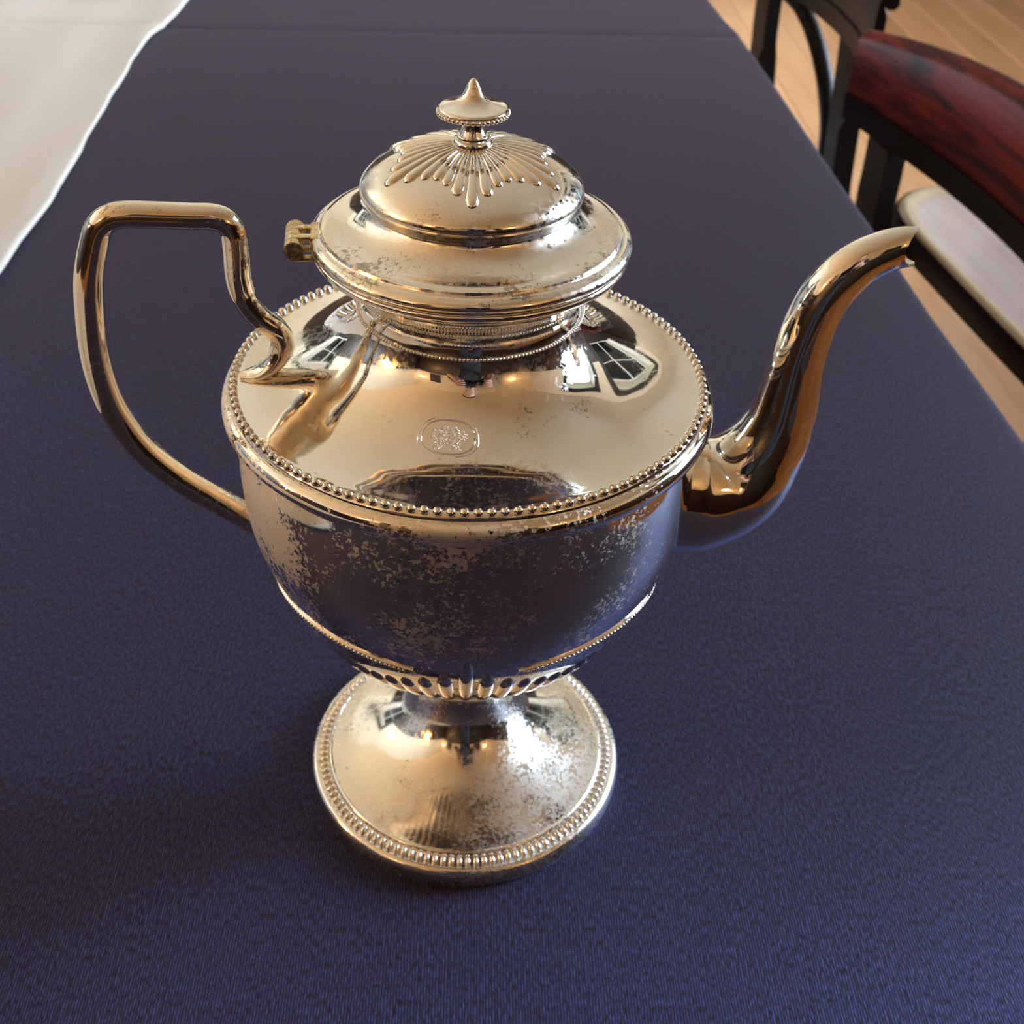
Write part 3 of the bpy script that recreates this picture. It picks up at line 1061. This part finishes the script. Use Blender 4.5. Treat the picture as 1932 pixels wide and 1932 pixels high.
# ------------------------------------------------------------------ chairs
def chair(loc, rz, label, brace=False, face=1, hl=0.31, rail_mat=None, py=0.235, drop=.205):
    """side chair seen from behind: curved top rail board, broad back posts, dished polished seat. Local +x faces away from the table, y runs along the back."""
    t = empty('dining_chair', (loc[0], loc[1], ZF), rz)
    tag(t, label, 'chair', 'dark wooden dining chairs along the right side of the table')
    z0 = -ZF
    def bow(y, k=0.20):
        return -k * y * y * 1.0
    # top rail: board, rounded crest, gently bowed
    N = 26
    bm = bmesh.new()
    path = [Vector((bow(-hl + 2 * hl * i / N, .55) + .0, -hl + 2 * hl * i / N, z0)) for i in range(N + 1)]
    def rsec(i):
        y = -1 + 2 * i / N
        e = 1 - abs(y) ** 8 * 0.35
        top = .020 - .020 * y * y
        bot = -.090 + .012 * y * y
        roll = [(.010 + .011 * math.cos(a), top - .011 + .011 * math.sin(a)) for a in [math.radians(d) for d in (-150, -110, -60, -15, 30, 65, 95, 125)]]
        return [(-.012 * e, bot + .006), (-.009 * e, bot), (.010 * e, bot), (.012 * e, bot + .01), (.011 * e, top - .030)] + roll + [(-.006 * e, top - .005), (-.011 * e, top - .014)]
    fr = []
    for i in range(N + 1):
        d = (path[min(i + 1, N)] - path[max(i - 1, 0)]).normalized()
        fr.append((Vector((d.y, -d.x, 0)), Vector((0, 0, 1))))
    sweep(bm, path, fr, rsec)
    finish('top_rail', bm, rail_mat or M_MAHOG, t, angle=50)
    # lower edge moulding of the rail
    bm = bmesh.new()
    def msec(i):
        y = -1 + 2 * i / N
        bot = -.118 + .012 * y * y
        k = 1 - abs(y) ** 6 * .3
        return [(-.014 * k, bot), (.013 * k, bot), (.013 * k, bot + .030), (-.0145 * k, bot + .030)]
    sweep(bm, path, fr, msec)
    finish('lower_rail', bm, M_DARKWOOD, t, angle=30)
    # back posts, from seat to rail, and sabre legs below
    zs = z0 - drop
    for s in (-1, 1):
        bm = bmesh.new()
        y = s * py
        pts = [Vector((bow(y, .55) + .004, y, z0 - .115)), Vector((bow(y, .55) + .006, y + s * .002, z0 - .16)), Vector((bow(y, .55) + .008, y + s * .004, z0 - .205)), Vector((.0, y, z0 - .34)), Vector((.01, y + s * .02, zs - .30)), Vector((-.07, y + s * .03, .0))]
        q = spline(pts, 6)
        f = planar_frames(q, Vector((0, 1, 0)))
        sweep(bm, q, f, lambda i: [(.030, -.013), (.030, .013), (-.030, .013), (-.030, -.013)] if i < 14 else [(.022, -.018), (.022, .018), (-.022, .018), (-.022, -.018)])
        finish('back_post', bm, M_DARKWOOD, t, angle=40)
        bm = bmesh.new()
        q = spline([Vector((face * .54, s * .20, zs - .03)), Vector((face * .57, s * .205, zs - .25)), Vector((face * .60, s * .21, 0))], 6)
        f = planar_frames(q, Vector((0, 1, 0)))
        sweep(bm, q, f, lambda i: [(.02, -.02), (.02, .02), (-.02, .02), (-.02, -.02)])
        finish('front_leg', bm, M_DARKWOOD, t, angle=40)
    if brace:
        bm = bmesh.new()
        q = spline([Vector((-.01, .165, z0 - .115)), Vector((.0, .06, z0 - .135)), Vector((.0, -.05, z0 - .19)), Vector((.0, -.115, z0 - .265)), Vector((.0, -.14, zs - .02))], 8)
        tube(bm, q, .014, 12, 1)
        finish('back_brace', bm, M_DARKWOOD, t)
    # seat
    bm = bmesh.new()
    M = 40
    def outline(k, grow=0.0):
        a = 2 * PI * k / M
        c, s = math.cos(a), math.sin(a)
        x = .268 + (.270 + grow) * math.copysign(abs(c) ** .38, c)
        y = (.325 + grow) * math.copysign(abs(s) ** .38, s)
        return face * x, y
    levels = [(-.024, -.006), (-.020, -.005), (-.017, -.001), (-.010, 0.0), (-.003, -.004), (0, -.012), (0, -.036), (-.012, -.046)]
    rg = []
    for g, dz in levels:
        rg.append([bm.verts.new((*outline(k, g), zs + dz)) for k in range(M)])
    for A, B in zip(rg[:-1], rg[1:]):
        for k in range(M):
            bm.faces.new((A[k], A[(k + 1) % M], B[(k + 1) % M], B[k]))
    bm.faces.new(rg[0])
    bm.faces.new(rg[-1][::-1])
    me = finish('seat', bm, M_SEAT, t, angle=60)
    me.data.materials.append(M_DARKWOOD)
    me.data.materials.append(M_SEATRIM)
    for k, p in enumerate(me.data.polygons):
        if k < 4 * M:
            p.material_index = 2
        elif k < 7 * M:
            p.material_index = 1
    return t
chair((0.578, 0.865, ZF), 0.13, 'dark wooden chair with red mahogany back rail, nearest of those beside the table')
chair((0.575, 1.71, ZF), 0.16, 'dark wooden chair behind the nearest red-railed chair, with a curved brace in its back', True, -1, 0.36, M_DARKWOOD, 0.185, .34)  # rail given the dark wood to paint in the shade of its angle

# ------------------------------------------------------------------ the photographer, seen only as a reflection in the silver
M_SKIN = simple('skin', (0.62, 0.36, 0.27), 0.5)
M_SHIRT = simple('dark_shirt_cloth', (0.018, 0.018, 0.024), 0.9)
M_JEANS = simple('dark_trousers_cloth', (0.02, 0.024, 0.04), 0.9)
M_HAIR = simple('brown_hair', (0.03, 0.018, 0.010), 0.6)
M_PHONE = simple('black_phone_glass', (0.01, 0.01, 0.012), 0.12)
ph_c = CAM_POS - FW * 0.020 - UP * 0.022 + RT * 0.03
ph = bpy.data.objects.new('phone', None)
COL.objects.link(ph)
ph.matrix_world = Matrix(((RT.x, UP.x, -FW.x, ph_c.x), (RT.y, UP.y, -FW.y, ph_c.y), (RT.z, UP.z, -FW.z, ph_c.z), (0, 0, 0, 1)))
tag(ph, 'black smartphone held up in both hands by the photographer', 'phone')
bm = bmesh.new()
box(bm, (-.080, -.038, -.0045), (.080, .038, .0045), .004, 3)
finish('phone_body', bm, M_PHONE, ph)
bm = bmesh.new()
box(bm, (-.060, -.034, -.0068), (-.040, .034, -.0045), .001)
finish('camera_bar', bm, M_PHONE, ph)

def hand_chain(side):
    """wrist, palm and five bent fingers gripping the phone's long edge; local axes RT, UP, FW"""
    def P(r, u, f):
        return ph_c + RT * (side * r) + UP * u + FW * f
    wrist = P(.140, -.085, -.045)
    palm = P(.112, -.035, -.024)
    fingers = []
    for k, (u, L) in enumerate(((.026, 1.0), (.006, 1.08), (-.014, 1.0), (-.033, .82))):
        fingers.append([P(.100, u, -.008), P(.092, u + .004, .012), P(.092 - .020 * L, u + .006, .0165), P(.092 - .036 * L, u + .006, .0155)])
    thumb = [P(.098, -.046, -.030), P(.084, -.026, -.026), P(.068, -.012, -.020)]
    return wrist, palm, fingers, thumb

verts, edges, radii = [], [], []
def V(p, r, prev=None):
    verts.append(Vector(p)); radii.append(r)
    if prev is not None: edges.append((prev, len(verts) - 1))
    return len(verts) - 1
BY = -0.93
pel = V((0, BY, .17), .135)
sp1 = V((0, BY + .02, .34), .125, pel)
ch = V((0, BY + .05, .54), .145, sp1)
nk0 = V((0, BY + .08, .69), .075, ch)
nk = V((0, BY + .11, .765), .055, nk0)
jaw = V((0, BY + .155, .825), .064, nk)
hd = V((0, BY + .165, .895), .088, jaw)
V((0, BY + .150, .955), .070, hd)
V((0, BY + .262, .868), .014, hd)
for s in (-1, 1):
    V((s * .092, BY + .155, .878), .016, hd)
    sh = V((s * .17, BY + .06, .645), .068, ch)
    el = V((s * .245, BY + .20, .42), .047, sh)
    fa = V((s * .20, BY + .31, .385), .042, el)
    wr_, pm, fg, th = hand_chain(s)
    w = V(wr_, .024, fa)
    p_ = V(pm, .021, w)
    for ch_ in fg:
        a = p_
        for k, q in enumerate(ch_):
            a = V(q, (.0105, .0092, .0084, .0074)[k], a)
    a = w
    for k, q in enumerate(th):
        a = V(q, (.014, .011, .009)[k], a)
    hp_ = V((s * .095, BY, .07), .095, pel)
    kn = V((s * .105, BY + .02, -.28), .062, hp_)
    an = V((s * .11, BY - .03, -.665), .043, kn)
    V((s * .13, BY + .11, -.705), .036, an)
me = bpy.data.meshes.new('person')
me.from_pydata(verts, edges, [])
person = bpy.data.objects.new('person', me)
COL.objects.link(person)
sk = person.modifiers.new('skin', 'SKIN')
sub = person.modifiers.new('smooth', 'SUBSURF')
sub.levels = sub.render_levels = 2
if not me.skin_vertices:
    bpy.context.view_layer.objects.active = person
for i, sv in enumerate(me.skin_vertices[0].data):
    sv.radius = (radii[i], radii[i])
    sv.use_root = (i == 0)
dg = bpy.context.evaluated_depsgraph_get()
me2 = bpy.data.meshes.new_from_object(person.evaluated_get(dg))
person.modifiers.clear()
person.data = me2
for m in (M_SHIRT, M_JEANS, M_SKIN):
    me2.materials.append(m)
wl = [ph_c + RT * (s * .075) - UP * .075 - FW * .050 for s in (-1, 1)]
for p in me2.polygons:
    c = p.center
    p.use_smooth = True
    if c.z > .735 or (c.y > BY + .36 and c.z > .2):
        p.material_index = 2
    elif c.z < .15:
        p.material_index = 1
    else:
        p.material_index = 0
tag(person, 'person in dark clothes standing at the near table end, holding a phone', 'person')
for s in (-1, 1):
    bm = bmesh.new()
    ball(bm, (s * .033, BY + .243, .897), .0125, 12, 8)
    finish('eye', bm, simple('eye', (.35, .33, .31), .2), person)
bm = bmesh.new()
ball(bm, (0, BY + .145, .915), .101, 24, 16, (.95, 1.0, .95))
bmesh.ops.delete(bm, geom=[v for v in bm.verts if v.co.y > BY + .20 and v.co.z < .955 or v.co.z < .86], context='VERTS')
finish('hair', bm, M_HAIR, person)
bm = bmesh.new()
ball(bm, (0, BY + .222, .823), .020, 12, 8, (1.0, .35, .28))
finish('mouth', bm, simple('lips', (.45, .18, .15), .5), person)
